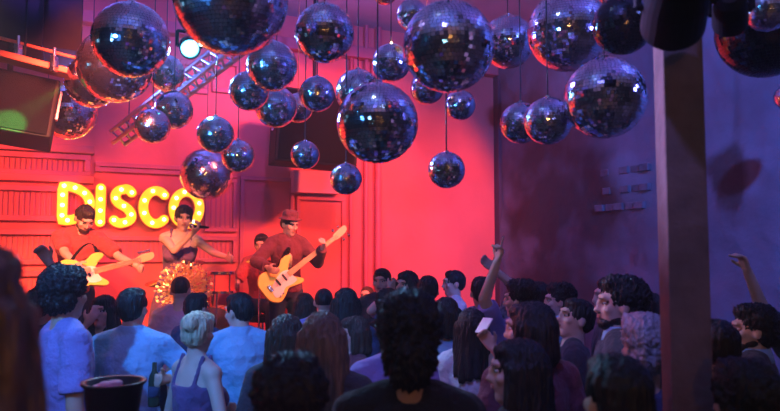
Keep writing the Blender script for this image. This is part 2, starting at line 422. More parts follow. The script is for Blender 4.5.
BALLS = [
 (131, 40, 38, .2, 'large mirror ball hanging highest in the left cluster, pink light along its lower rim'),
 (115, 66, 37, .25, 'large dark mirror ball directly behind the highest ball of the left cluster'),
 (92, 82, 26, .2, 'mirror ball between the two dark balls at the left end of the cluster'),
 (68, 112, 28, .25, 'dark mirror ball lowest in the left cluster, hanging above the letter D'),
 (47, 122, 15, .15, 'small pinkish mirror ball half hidden at the far left beside the green lit loudspeaker'),
 (166, 73, 18.5, .15, 'small sparkling dark mirror ball just below the bright blue stage lamp'),
 (174, 110, 19, .15, 'pale turquoise mirror ball partly behind a smaller one above the letter S'),
 (152.5, 126, 17.5, .125, 'small mirror ball hanging in front of the pale turquoise one above the letter S'),
 (231, -2, 58, .25, 'huge blue mirror ball cut off by the top edge, biggest of all'),
 (324.5, 33, 30, .15, 'dark mirror ball right of the huge one at the top'),
 (272, 66, 25.5, .15, 'mirror ball hanging right under the huge top ball'),
 (249, 91, 20, .125, 'blue mirror ball peeking out left behind the ball under the huge one'),
 (276, 107, 21, .15, 'mirror ball hanging directly below the ball under the huge one'),
 (298, 108, 15, .125, 'small mirror ball mostly hidden, right of the ball in front of the black loudspeaker'),
 (317, 94, 18, .1, 'small bright blue mirror ball left above the large central dark ball'),
 (358, 92, 23, .15, 'mirror ball tucked behind the upper left of the large central dark ball'),
 (377.5, 123, 41, .2, 'large dark mirror ball in the centre with a pink lower left rim'),
 (391, 63, 19.5, .125, 'turquoise mirror ball tucked behind the left of the large top centre ball'),
 (448.5, 46.5, 46.5, .2, 'large near black mirror ball at top centre with an orange reflection in the middle'),
 (412, 15, 16, .1, 'small bluish mirror ball at the top behind the left of the large top centre ball'),
 (508, 42, 27, .2, 'dark mirror ball between the two large balls right of centre at the top'),
 (568, 31, 41, .25, 'large dark mirror ball at the top with a column of orange reflections'),
 (623, 25, 30, .125, 'plain dark mirror ball between the large top balls and the column top'),
 (605, 98, 41, .2, 'large dark mirror ball hanging lowest and nearest to the column'),
 (548, 121, 24, .125, 'bright blue mirror ball half behind the lowest large ball near the column'),
 (521, 123, 21, .125, 'blue mirror ball leftmost of the pair in front of the dark corner'),
 (460, 105, 15.5, .1, 'small blue mirror ball just below the large top centre ball'),
 (427, 88, 17, .125, 'small mirror ball almost hidden behind the lower left of the large top centre ball'),
 (446.5, 170, 18.5, .1, 'small mirror ball hanging alone in front of the smooth red wall, lowest there'),
 (346, 179, 16, .1, 'small mirror ball hanging in front of the pale red board'),
 (305, 155, 14.5, .1, 'small mirror ball hanging in front of the black loudspeaker'),
 (215.5, 134.5, 18.5, .125, 'small mirror ball upper one of the trio above the singer'),
 (238, 156, 16.5, .125, 'small mirror ball rightmost of the trio above the singer'),
 (206.5, 174, 26, .25, 'blue mirror ball hanging right above the letter O and the singer'),
 (385, -8, 13, .1, 'tiny pink edged mirror ball cut by the top edge above the large central dark ball'),
 (768, 10, 22, .1, 'small mirror ball with pink sparkles at the top right corner'),
 (766, 30, 48, .25, 'large black mirror ball behind the small sparkling one at the top right corner'),
 (788, 97, 13, .1, 'small dark mirror ball cut by the right edge in front of the concrete wall'),
 (608, -2, 11, .1, 'tiny mirror ball at the top edge between the large ball and the plain dark one'),
]
for k, (px, py, r, rad, lab) in enumerate(BALLS):
    d = rad * FX / r; p = at(px, py, d)
    e = empty('mirror_ball', p, 0, lab, 'disco ball', 'mirror balls hanging from the ceiling')
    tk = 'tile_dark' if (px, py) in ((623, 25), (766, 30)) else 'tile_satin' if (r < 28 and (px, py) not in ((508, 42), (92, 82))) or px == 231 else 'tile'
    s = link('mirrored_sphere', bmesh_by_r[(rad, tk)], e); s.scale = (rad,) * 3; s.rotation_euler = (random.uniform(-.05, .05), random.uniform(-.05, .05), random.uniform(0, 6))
    if p.z + rad < CEIL - .1:
        c = link('top_cap', capme, e); c.scale = (rad * 1.2,) * 3; c.location = (0, 0, rad * .985)
        c = link('hanging_cord', cordme, e); c.location = (0, 0, rad); c.scale = (.004, .004, CEIL - p.z - rad)

# ------------------------------------------------------------------ ceiling equipment
def par_can(loc, aim, r, lng, label, lit=False, rod=True):
    e = empty('stage_lamp', loc, 0, label, 'stage lamp', 'stage lamps')
    d = (V(aim) - V(loc)).normalized(); q = d.to_track_quat('Z', 'Y').to_matrix()
    MB().lathe([(r * .5, -lng * .6), (r * .8, -lng * .45), (r * .95, -lng * .1), (r, lng * .4), (r * .9, lng * .4), (r * .85, lng * .2)], n=28, rot=q).build('housing', M['black'], e, smooth=False, bevel=.002)
    MB().lathe([(r * .02, lng * .21), (r * .84, lng * .22), (r * .84, lng * .24), (r * .02, lng * .28)], n=24, rot=q).build('lens', M['lamp_face'] if lit else M['blackgloss'], e)
    yk = MB(); side = d.cross(V((0, 0, 1))).normalized()
    for sg in (-1, 1): yk.cone(side * sg * r * 1.12, side * sg * r * 1.12 + V((0, 0, r * 1.5)), .012, .012, 8)
    yk.cone(side * -r * 1.14 + V((0, 0, r * 1.5)), side * r * 1.14 + V((0, 0, r * 1.5)), .012, .012, 8)
    yk.cone(side * -r * 1.14, side * r * 1.14, .01, .01, 8)
    yk.build('yoke', M['black'], e)
    MB().cone((0, 0, r * 1.5), (0, 0, CEIL - loc[2]), .015, .015, 10).build('hanging_rod', M['black'], e)
    return e
lp = at(189, 47, 4.9)
par_can(lp, (0.3, 1, 1.2), .075, .2, 'stage lamp glowing blue white below the huge mirror ball', True)
p1 = at(676, 4, 1.95)
par_can(p1, p1 + V((.3, 1, -.35)), .095, .26, 'big black stage lamp hanging in front of the column top')
p2 = at(730, 12, 2.3)
par_can(p2, p2 + V((.5, 1, -.3)), .06, .17, 'smaller black stage lamp right of the column top')
# truss batten catching the pink light
def truss(a, b, w, label):
    e = empty('lighting_truss', (a + b) / 2, 0, label, 'truss'); o = (a + b) / 2; d = (b - a); L = d.length; d.normalize()
    sx = d.cross(V((0, 0, 1))).normalized() * w / 2; sz = sx.cross(d).normalized() * w / 2
    mb = MB()
    for p in (-1, 1):
        for q in (-1, 1): mb.cone(a - o + sx * p + sz * q, b - o + sx * p + sz * q, .022, .022, 10)
    mb.build('chord_tubes', M['steel'], e); mb = MB(); n = int(L / w)
    for k in range(n):
        for p in (-1, 1):
            mb.cone(a - o + d * (L * k / n) + sx * p - sz, a - o + d * (L * (k + 1) / n) + sx * p + sz, .012, .012, 6)
            mb.cone(a - o + d * (L * k / n) + sz * p - sx, a - o + d * (L * (k + 1) / n) + sz * p + sx, .012, .012, 6)
    mb.build('lattice_bars', M['steel'], e)
    mb = MB()
    for t in (.12, .9): mb.cone(a - o + d * L * t, V(((a - o + d * L * t).x, (a - o + d * L * t).y, CEIL - o.z)), .006, .006, 6)
    mb.build('hanging_wire', M['cord'], e)
truss(at(245, 38, 5.6), at(118, 138, 6.9), .13, 'pink lit lattice truss sloping behind the blue stage lamp')

def speaker(label, c, size, rot, cone=True):
    e = empty('loudspeaker', c, 0, label, 'loudspeaker', 'black loudspeakers'); e.rotation_euler = rot.to_euler()
    w, dp, h = size
    MB().box((0, 0, 0), size).build('cabinet', M['black'], e, bevel=.015)
    MB().box((0, -dp / 2 - .008, 0), (w * .92, .016, h * .94)).build('grille', M['grille'], e, bevel=.005)
    b = MB()
    for sg in (-1, 1):
        b.box((sg * (w / 2 + .01), 0, h * .2), (.015, .05, h * .5))
    b.build('bracket', M['steel'], e)
    return e
c = at(314, 131, 7.6)
speaker('black loudspeaker mounted high on the red wall behind the small balls', c, (.92, .5, .82), Matrix.Rotation(A - .12, 3, 'Z') @ Matrix.Rotation(R(3), 3, 'Y'))
b = MB(); b.cone((c.x, c.y, c.z + .38), (c.x, c.y, CEIL), .02, .02, 10)
tag(b.build('mounting_pole', M['black']), 'black pole holding up the loudspeaker on the red wall', 'pole')
c = at(5, 108, 5.1)
speaker('big black loudspeaker with a green streak of light at the left edge', c, (.7, .42, .47), Matrix.Rotation(R(8), 3, 'Y') @ Matrix.Rotation(A, 3, 'Z') @ Matrix.Rotation(R(-12), 3, 'X'))
b = MB(); b.cone((c.x, c.y + .05, c.z + .25), (c.x, c.y + .05, CEIL), .02, .02, 10)
tag(b.build('mounting_pole', M['black']), 'black pole holding up the green lit loudspeaker', 'pole')
# grey duct with the red lit fixture bar under it
c = at(8, 18, 5.3); rd = Matrix.Rotation(A, 3, 'Z')
duct = empty('ceiling_duct', c, 0, 'dark grey square duct below the ceiling in the top left corner', 'duct')
MB().box((-.2, 0, .1), (1.45, .6, .72), rd).build('duct_body', M['duct'], duct, bevel=.01)
mb = MB(); 
for t in (-.4, .25): mb.box(rd @ V((t, 0, .1)), (.03, .64, .76), rd)
mb.build('duct_flange', M['duct'], duct)
MB().cone((-.2, 0, .4), (-.2, 0, CEIL - c.z), .02, .02, 8).build('hanger', M['black'], duct)
a, b_ = at(-30, 48, 4.7), at(70, 74, 4.9)
bar = empty('fixture_bar', (a + b_) / 2, 0, 'orange red lit metal fixture tray with two clamps at the upper left', 'light bar')
o = (a + b_) / 2; d = (b_ - a); ang = d.to_track_quat('X', 'Z').to_matrix()
MB().box((0, 0, 0), (d.length, .22, .045), ang).build('tray', M['tray'], bar, bevel=.006)
MB().box(ang @ V((-.0, .1, .15)), (d.length * 1.06, .03, .02), ang).build('rail', M['tray'], bar)
for px, py in ((18, 52), (54, 64)):
    q = at(px, py, 4.75) - o; mb = MB()
    mb.box(q + V((0, 0, .0)), (.035, .06, .11)); mb.cone(q + V((0, 0, -.03)), q + V((0, 0, .02)), .032, .03, 12); mb.cone(q, q + V((0, 0, CEIL - 3.3)) * 0 + V((0, 0, .12)), .012, .012, 8)
    mb.build('clamp', M['chrome'], bar, bevel=.004)
MB().cone((0, .05, 0), (0, .05, CEIL - o.z), .008, .008, 8).build('hanging_rod', M['black'], bar)

# ------------------------------------------------------------------ people
def smooth01(t): t = max(0, min(1, t)); return t * t * (3 - 2 * t)
def person(px, py, d, yaw, label, cloth='dark', top='tee', hair='short', hcol='black', skin='b', fem=False, lean=(0, 0), head=(0, 0, 0), larm=None, rarm=None,
           legs='stand', trous='denim', ground=0.0, Hfix=None, vox=.0115, group='people in the crowd', hat=False, lpt=False, rpt=False, beard=False, bulk=1.0, hairvol=1.0, glasses=False, name='person'):
    """head top at pixel (px, py), d metres away, facing yaw (0 = towards the stage, 180 = towards us)"""
    p = at(px, py, d); yw = R(yaw); f = V((-math.sin(yw), math.cos(yw), 0))
    extra = {'buzz': .006, 'bald': 0, 'short': .018, 'curly': .035 * hairvol, 'long': .022, 'bob': .022, 'bun': .03, 'bushy': .06 * hairvol}[hair] + (.03 if hat else 0)
    Lf, Ls = lean
    H = Hfix or (p.z - ground - extra) / (1 - .45 * (1 - math.cos(R(Lf)))) if legs == 'stand' else 1.74
    H = max(1.5, min(1.98, H)); k = H / 1.75
    dz = 0 if legs == 'stand' else -.40
    bx = V((1, 0, 0)); by = V((0, 1, 0)); bz = V((0, 0, 1))
    piv = V((0, 0, .97)); RL = Matrix.Rotation(R(-Lf), 3, 'X') @ Matrix.Rotation(R(Ls), 3, 'Y')
    qL = RL.to_quaternion()
    def UP(v):
        w = smooth01((v.z - .88) / .3); q = Quaternion().slerp(qL, w); return piv + q @ (v - piv)
    nk = V((0, .0, 1.52)); hy, hp, hr = head
    RH = Matrix.Rotation(R(hy), 3, 'Z') @ Matrix.Rotation(R(-hp), 3, 'X') @ Matrix.Rotation(R(hr), 3, 'Y')
    def HD(v): return UP(nk + V((0, 0, 0))) + (RL @ (RH @ (v - nk)))
    def fin(v): return V((v.x, v.y, v.z + dz)) * k
    topw = HD(V((0, 0, 1.75)))
    # feet position so that the head top lands where the photo has it
    off = fin(topw); rot = Matrix.Rotation(yw, 3, 'Z'); offw = rot @ off
    root_loc = V((p.x - offw.x, p.y - offw.y, ground))
    e = empty(name, root_loc, yw, label, 'person', group)
    inv = rot.inverted()
    def loc_(t):   # arm target: local metres, or ('px', x, y, depth)
        if t[0] == 'px': return (inv @ (at(t[1], t[2], t[3]) - root_loc)) / k - V((0, 0, dz))
        return V(t) 
    g = .9 if fem else 1.0; sh = .172 * g * bulk
    secs0 = [(.84, .10, .09), (.9, .16 * (1.04 if fem else 1), .112), (.97, .165 * (1.05 if fem else 1), .115), (1.07, .145 * g, .1), (1.15, .14 * g, .1), (1.27, .163 * g, .115), (1.36, .175 * g, .112), (1.43, .155 * g, .09), (1.475, .09 * g, .07), (1.52, .055, .056)]
    def torso(mb, inf, z0=0, z1=9, flare=0):
        ss = []
        for (z, rx, ry) in secs0:
            if z0 <= z <= z1:
                c = UP(V((0, 0, z))); w = smooth01((z - .88) / .3); q = Quaternion().slerp(qL, w)
                ss.append((fin(c), (rx * bulk + inf) * k, (ry * bulk + inf) * k, q @ bx, q @ by))
        mb.loft(ss, 22)
        for sg in (-1, 1):
            a = fin(UP(V((sg * .06, 0, 1.47)))); b = fin(UP(V((sg * sh, 0, 1.425)))); mb.cap(a, b, (.052 + inf) * k, (.056 + inf) * k)
            if fem: mb.ell(fin(UP(V((sg * .075, .085, 1.27)))), ((.062 + inf) * k,) * 3)
    def hipp(sg): return V((sg * .09, 0, .9))
    if legs == 'stand':
        kn = {sg: V((sg * .11, .02, .49)) for sg in (-1, 1)}; an = {sg: V((sg * .12, -.02, .08)) for sg in (-1, 1)}
    else:
        kn = {sg: V((sg * .2, .44, .92)) for sg in (-1, 1)}; an = {sg: V((sg * .2, .42, .49)) for sg in (-1, 1)}
    body = MB(); torso(body, 0)
    for sg in (-1, 1):
        body.cap(fin(hipp(sg)), fin(kn[sg]), .085 * k * bulk, .055 * k); body.cap(fin(kn[sg]), fin(an[sg]), .056 * k, .038 * k)
        body.cap(fin(an[sg] + V((0, -.02, -.03))), fin(an[sg] + V((0, .14, -.045))), .038 * k, .03 * k)
    # head
    hc = V((0, .012, 1.637))
    def hb(c, r, tilt=0):
        rr = RL @ RH @ Matrix.Rotation(tilt, 3, 'X'); body.ell(fin(HD(V(c))), tuple(x * k for x in r), rr)
    body.cap(fin(UP(V((0, -.012, 1.46)))), fin(HD(V((0, -.008, 1.58)))), .058 * g * k, .055 * g * k)
    hb((0, -.004, 1.655), (.075, .094, .093)); hb((0, .035, 1.60), (.06, .06, .075)); hb((0, .062, 1.545), (.034, .032, .03)); hb((0, .02, 1.565), (.056, .06, .04))
    hb((0, .088, 1.675), (.05, .018, .016)); hb((0, .108, 1.612), (.016, .02, .014)); hb((0, .1, 1.632), (.010, .016, .03), -.35)
    hb((0, .085, 1.583), (.027, .018, .016)); 
    for sg in (-1, 1): hb((sg * .042, .068, 1.618), (.024, .022, .022)); hb((sg * .078, -.005, 1.628), (.012, .02, .032), .15)
    # arms
    hands = {}
    UA, FA = .285, .255
    arms = {1: rarm, -1: larm}
    joints = {}
    for sg in (-1, 1):
        S = UP(V((sg * sh, 0, 1.425)))
        spec = arms[sg]
        if spec is None: T = UP(V((sg * (sh + .1), .03, 1.0))); T.z = .9; T = S + (T - S); pole = V((sg * .3, -1, 0)); curl = .35; pt = False
        else:
            T = loc_(spec[0]); pole = V(spec[1]) if len(spec) > 1 and spec[1] else V((sg * .4, -.6, -1)); curl = spec[2] if len(spec) > 2 else .6
            pt = len(spec) > 3 and spec[3]
        dv = T - S; L = max(.08, min(dv.length, UA + FA - .004)); dn = dv.normalized(); T = S + dn * L
        ca = (UA * UA + L * L - FA * FA) / (2 * UA * L); ca = max(-1, min(1, ca))
        pe = (pole - dn * pole.dot(dn)); pe = pe.normalized() if pe.length > 1e-3 else V((0, 0, -1))
        E = S + dn * (UA * ca) + pe * (UA * math.sqrt(1 - ca * ca))
        joints[sg] = (S, E, T)
        aw = (.88 if fem else 1) * k
        body.cap(fin(S), fin(E), .05 * aw, .04 * aw); body.cap(fin(E), fin(T), .041 * aw, .027 * aw)
        # hand: palm, four fingers, thumb
        fd = (T - E).normalized(); up = pe if abs(pe.dot(fd)) < .95 else V((0, 0, 1))
        if spec is None: sd = V((0, 1, 0)); 
        else: sd = V((0, 0, 1)) if abs(fd.z) < .85 else V((0, 1, 0))
        if spec is not None and len(spec) > 4: sd = V(spec[4])
        sd = (sd - fd * sd.dot(fd)).normalized(); nn = fd.cross(sd) * (-sg)     # palm normal towards the body
        pm = T + fd * .045
        for q in (-1.5, -.5, .5, 1.5): body.cap(fin(T + fd * .01 + sd * q * .011), fin(T + fd * .085 + sd * q * .019), .017 * k, .0125 * k, 8)
        for q, ln in ((1.5, .072), (.5, .08), (-.5, .075), (-1.5, .058)):
            cu = curl if not (pt and q == 1.5) else 0.02
            if pt and q != 1.5: cu = 1.35
            b0 = T + fd * .088 + sd * q * .0195; dirv = fd.copy()
            for seg, fr in enumerate((.45, .32, .23)):
                ax = sd; dirv = (Quaternion(ax, 0) @ dirv); an_ = cu * (.8 if seg == 0 else 1)
                dirv = (dirv * math.cos(an_) + (nn - nn.dot(dirv) * dirv).normalized() * math.sin(an_)).normalized()
                b1 = b0 + dirv * ln * fr * 1.05; body.cap(fin(b0), fin(b1), .0098 * k, (.0092 - .0008 * seg) * k, 8); b0 = b1
        t0 = T + fd * .025 + sd * .025; td = (fd * .6 + sd * .75 + nn * .35).normalized(); t1 = t0 + td * .04
        td2 = (fd * .85 + sd * .25 + nn * (.3 + .3 * min(1, curl))).normalized(); body.cap(fin(t0), fin(t1), .0145 * k, .012 * k, 8); body.cap(fin(t1), fin(t1 + td2 * .034), .0115 * k, .0095 * k, 8)
        hands[sg] = T + fd * .09
    iRH = (RL @ RH).inverted(); hdO = HD(nk)
    def carve(co):
        v = co / k; v = V((v.x, v.y, v.z - dz)); l = iRH @ (v - hdO) + nk
        if l.z > 1.53 and l.y > .03:
            dd = 0
            for sg in (-1, 1):
                dd += .011 * math.exp(-(((l.x - sg * .031) / .017) ** 2 + ((l.z - 1.647) / .012) ** 2))
            dd += .005 * math.exp(-((l.x / .024) ** 2 + ((l.z - 1.583) / .0035) ** 2))
            if dd > 1e-4:
                l = V((l.x, l.y - dd, l.z)); v = hdO + (RL @ RH) @ (l - nk); return fin(v)
        return co
    body.fuse('body', M['skin_' + skin], vox * k, e, carve, 2)
    def hobj(name, mb, m, smooth=True): return mb.build(name, m, e, smooth)
    RR = RL @ RH
    def he(mb, c, r, tilt=0, tz=0): mb.ell(fin(HD(V(c))), tuple(x * k for x in r), RR @ Matrix.Rotation(tz, 3, 'Z') @ Matrix.Rotation(tilt, 3, 'X'))
    facing = abs(((yaw + hy + 180) % 360) - 180) > 55
    if facing:
        for sg in (-1, 1):
            q = MB(); he(q, (sg * .031, .0825, 1.647), (.0135, .010, .006)); ey = hobj('eye', q, M['eye_white']); q = MB(); he(q, (sg * .031, .0905, 1.647), (.0055, .003, .0055)); iris = hobj('iris', q, M['eye']); iris.parent = ey
            q = MB(); he(q, (sg * .032, .1, 1.668), (.019, .006, .0025), 0, -sg * .35); hobj('eyebrow', q, M['hair_' + hcol])
        q = MB(); he(q, (0, .1, 1.5795), (.023, .008, .0055)); he(q, (0, .1, 1.5875), (.021, .008, .004)); hobj('mouth', q, M['lip'])
    # trousers and shoes
    t = MB(); tr = .017
    ss = [(fin(UP(V((0, 0, z)))), (rx * bulk + tr) * k, (ry * bulk + tr) * k, bx, by) for z, rx, ry in secs0[:3]]; ss.append((fin(UP(V((0, 0, 1.02)))), (.155 * bulk + tr) * k, (.11 * bulk + tr) * k, bx, by)); t.loft(ss, 20)
    for sg in (-1, 1):
        t.cap(fin(hipp(sg)), fin(kn[sg]), (.09 * bulk + tr) * k, .075 * k); t.cone(fin(kn[sg]), fin(an[sg] + V((0, 0, .0))), .074 * k, .068 * k, 14)
    t.fuse('trousers', M[trous], .018 * k, e)
    for sg in (-1, 1):
        s_ = MB(); a0 = an[sg]; s_.cap(fin(a0 + V((0, -.03, -.035))), fin(a0 + V((0, .15, -.045))), .045 * k, .036 * k); s_.box(fin(a0 + V((0, .06, -.072))), (.085 * k, .27 * k, .022 * k)); s_.build('shoe', M['shoe'], e, True)
    # upper clothing
    c = MB(); inf = .016 if top != 'jacket' else .026
    cm = M['cloth_' + cloth]
    if top in ('tee', 'shirt', 'jacket'):
        torso(c, inf, .89, 1.5)
        if top in ('shirt', 'jacket'):
            c.cone(fin(UP(V((0, -.01, 1.47)))), fin(UP(V((0, -.012, 1.545 if top == 'shirt' else 1.53)))), .078 * k, .068 * k, 18)
        for sg in (-1, 1):
            S, E, T = joints[sg]
            if top == 'tee':
                c.ell(fin(S), (.058 + inf) * k); q = S.lerp(E, .82); c.cone(fin(S), fin(q), (.056 + inf) * k, (.056 + inf) * k, 16)
            else:
                c.cap(fin(S), fin(E), (.052 + inf) * k, (.044 + inf) * k, 14); c.cone(fin(E), fin(E.lerp(T, .9)), (.044 + inf) * k, (.033 + inf) * k, 14)
    elif top == 'tank':
        torso_secs = [s for s in secs0 if .89 <= s[0] <= 1.37]
        c.loft([(fin(UP(V((0, 0, z)))), (rx * bulk + .014) * k, (ry * bulk + .014) * k, Quaternion().slerp(qL, smooth01((z - .88) / .3)) @ bx, Quaternion().slerp(qL, smooth01((z - .88) / .3)) @ by) for z, rx, ry in torso_secs], 22)
        for sg in (-1, 1):
            c.ell(fin(UP(V((sg * .075, .085, 1.27)))), (.076 * k,) * 3)
            for yy in (-.09, .085): c.cap(fin(UP(V((sg * .09, yy, 1.34)))), fin(UP(V((sg * .095, yy * .3, 1.515)))), .016 * k, .016 * k, 8)
        if fem: c.loft([(fin(UP(V((0, 0, z)))), r * k, r * .8 * k, bx, by) for z, r in ((.6, .26), (.8, .22), (.97, .18))], 22)
    sd_ = random.random() * 50
    def fold(co):
        n = noise.noise(V((co.x * 9 + sd_, co.y * 9, co.z * 6))) * .009 + noise.noise(V((co.x * 22, co.y * 22 + sd_, co.z * 12))) * .004
        d_ = V((co.x, co.y, 0)); return co + (d_.normalized() * n if d_.length > .02 else V((0, 0, 0)))
    nm = {'tee': 'tshirt', 'shirt': 'shirt', 'jacket': 'jacket', 'tank': 'tank_top'}[top]
    c.fuse(nm, cm, .012 * k, e, fold, 2)
    # hair
    if hair != 'bald':
        h = MB()
        if hair == 'buzz': he(h, (0, -.012, 1.668), (.078, .094, .088)); amp = .0015
        elif hair == 'short':
            he(h, (0, -.014, 1.675), (.086, .1, .092)); he(h, (0, -.045, 1.64), (.078, .068, .075)); he(h, (0, .032, 1.724), (.062, .058, .04)); amp = .009
        elif hair == 'curly':
            v_ = hairvol; he(h, (0, -.028, 1.69), (.1 * v_, .106 * v_, .098)); he(h, (0, -.05, 1.63), (.09 * v_, .075, .085)); he(h, (0, .025, 1.735), (.074, .068, .05)); amp = .022
        elif hair == 'bushy':
            v_ = hairvol; he(h, (0, -.02, 1.7), (.125 * v_, .125 * v_, .11)); he(h, (0, -.05, 1.62), (.105 * v_, .09, .11)); he(h, (0, .02, 1.74), (.09, .09, .07)); amp = .03
        elif hair in ('long', 'bob'):
            lo = 1.36 if hair == 'long' else 1.5
            he(h, (0, -.014, 1.675), (.09, .104, .094)); he(h, (0, .03, 1.718), (.066, .066, .042))
            w = 1 if hair == 'long' else .9
            for a in range(-4, 5):
                an_ = R(a * 28 + 180); x_ = math.sin(an_) * -.078; y_ = math.cos(an_) * .085 - .01
                b0 = fin(HD(V((x_, y_, 1.66)))); b1 = HD(V((x_ * 1.12, y_ * 1.05, 1.53))); b2 = UP(V((x_ * 1.25 + .0, min(-.0, y_ * 1.0) - .05, lo + .02 * math.sin(a * 2.1)))) if hair == 'long' else HD(V((x_ * 1.15, y_, lo + .01)))
                if abs(a) == 4: b2 = UP(V((x_ * 1.1, .03, lo + .04))) if hair == 'long' else b2
                h.cap(b0, fin(b1), .032 * k, .036 * k * w, 10); h.cap(fin(b1), fin(b2), .036 * k * w, .024 * k, 10)
            amp = .012
        elif hair == 'bun':
            he(h, (0, -.014, 1.673), (.088, .104, .094)); he(h, (0, -.1, 1.7), (.05, .045, .05)); he(h, (0, -.04, 1.64), (.08, .07, .08)); he(h, (.02, .035, 1.715), (.06, .06, .045)); amp = .012
        def hn(co):
            v = co / k; v = V((v.x, v.y, v.z - dz)); l = iRH @ (v - hdO) + nk - V((0, -.01, 1.66)); az = math.atan2(l.x, -l.y)
            n = noise.noise(V((math.cos(az) * 9 + sd_, math.sin(az) * 9, l.z * (24 if hair in ('curly', 'bushy') else 7)))) * amp * .55 + noise.noise(V((l.x * 90, l.y * 90, l.z * (80 if hair in ('curly', 'bushy') else 16)))) * amp * .55 + noise.noise(V((l.x * 170, l.y * 170, l.z * (150 if hair in ('curly', 'bushy') else 22)))) * amp * .4
            return co + (co - fin(HD(V((0, -.01, 1.66))))).normalized() * n * k
        h.fuse('hair', M['hair_' + hcol], .0062 * k, e, hn, 1)
    if beard:
        b = MB(); he(b, (0, .062, 1.553), (.05, .045, .035)); he(b, (0, .02, 1.572), (.064, .06, .036)); he(b, (0, .1, 1.6), (.03, .014, .006)); b.fuse('beard', M['hair_' + hcol], .007 * k, e)
    if glasses:
        gl = MB()
        for sg in (-1, 1):
            pts = [fin(HD(V((sg * .033 + .022 * math.cos(R(a)), .112, 1.647 + .017 * math.sin(R(a)))))) for a in range(0, 360, 30)]
            for i_ in range(12): gl.cone(pts[i_], pts[(i_ + 1) % 12], .0018, .0018, 6)
            gl.cone(fin(HD(V((sg * .056, .112, 1.65)))), fin(HD(V((sg * .08, .0, 1.65)))), .0018, .0018, 6)
        gl.build('glasses', M['black'], e)
    if hat:
        t = MB(); pr = [(.125, 0), (.128, .006), (.092, .012), (.088, .05), (.08, .085), (.055, .1), (.0, .102)]
        q = RR @ Matrix.Rotation(R(6), 3, 'X'); t.lathe([(r * k, z * k) for r, z in pr], fin(HD(V((0, .0, 1.695)))), 28, q); t.build('hat', M['cloth_maroon'], e, True)
    return e, (lambda v: root_loc + rot @ fin(UP(V(v)))), {s: root_loc + rot @ fin(h) for s, h in hands.items()}, joints, rot, k

def arm(t, pole=None, curl=.6, pt=False, sd=None):
    a = [t, pole, curl, pt]
    if sd: a.append(sd)
    return a
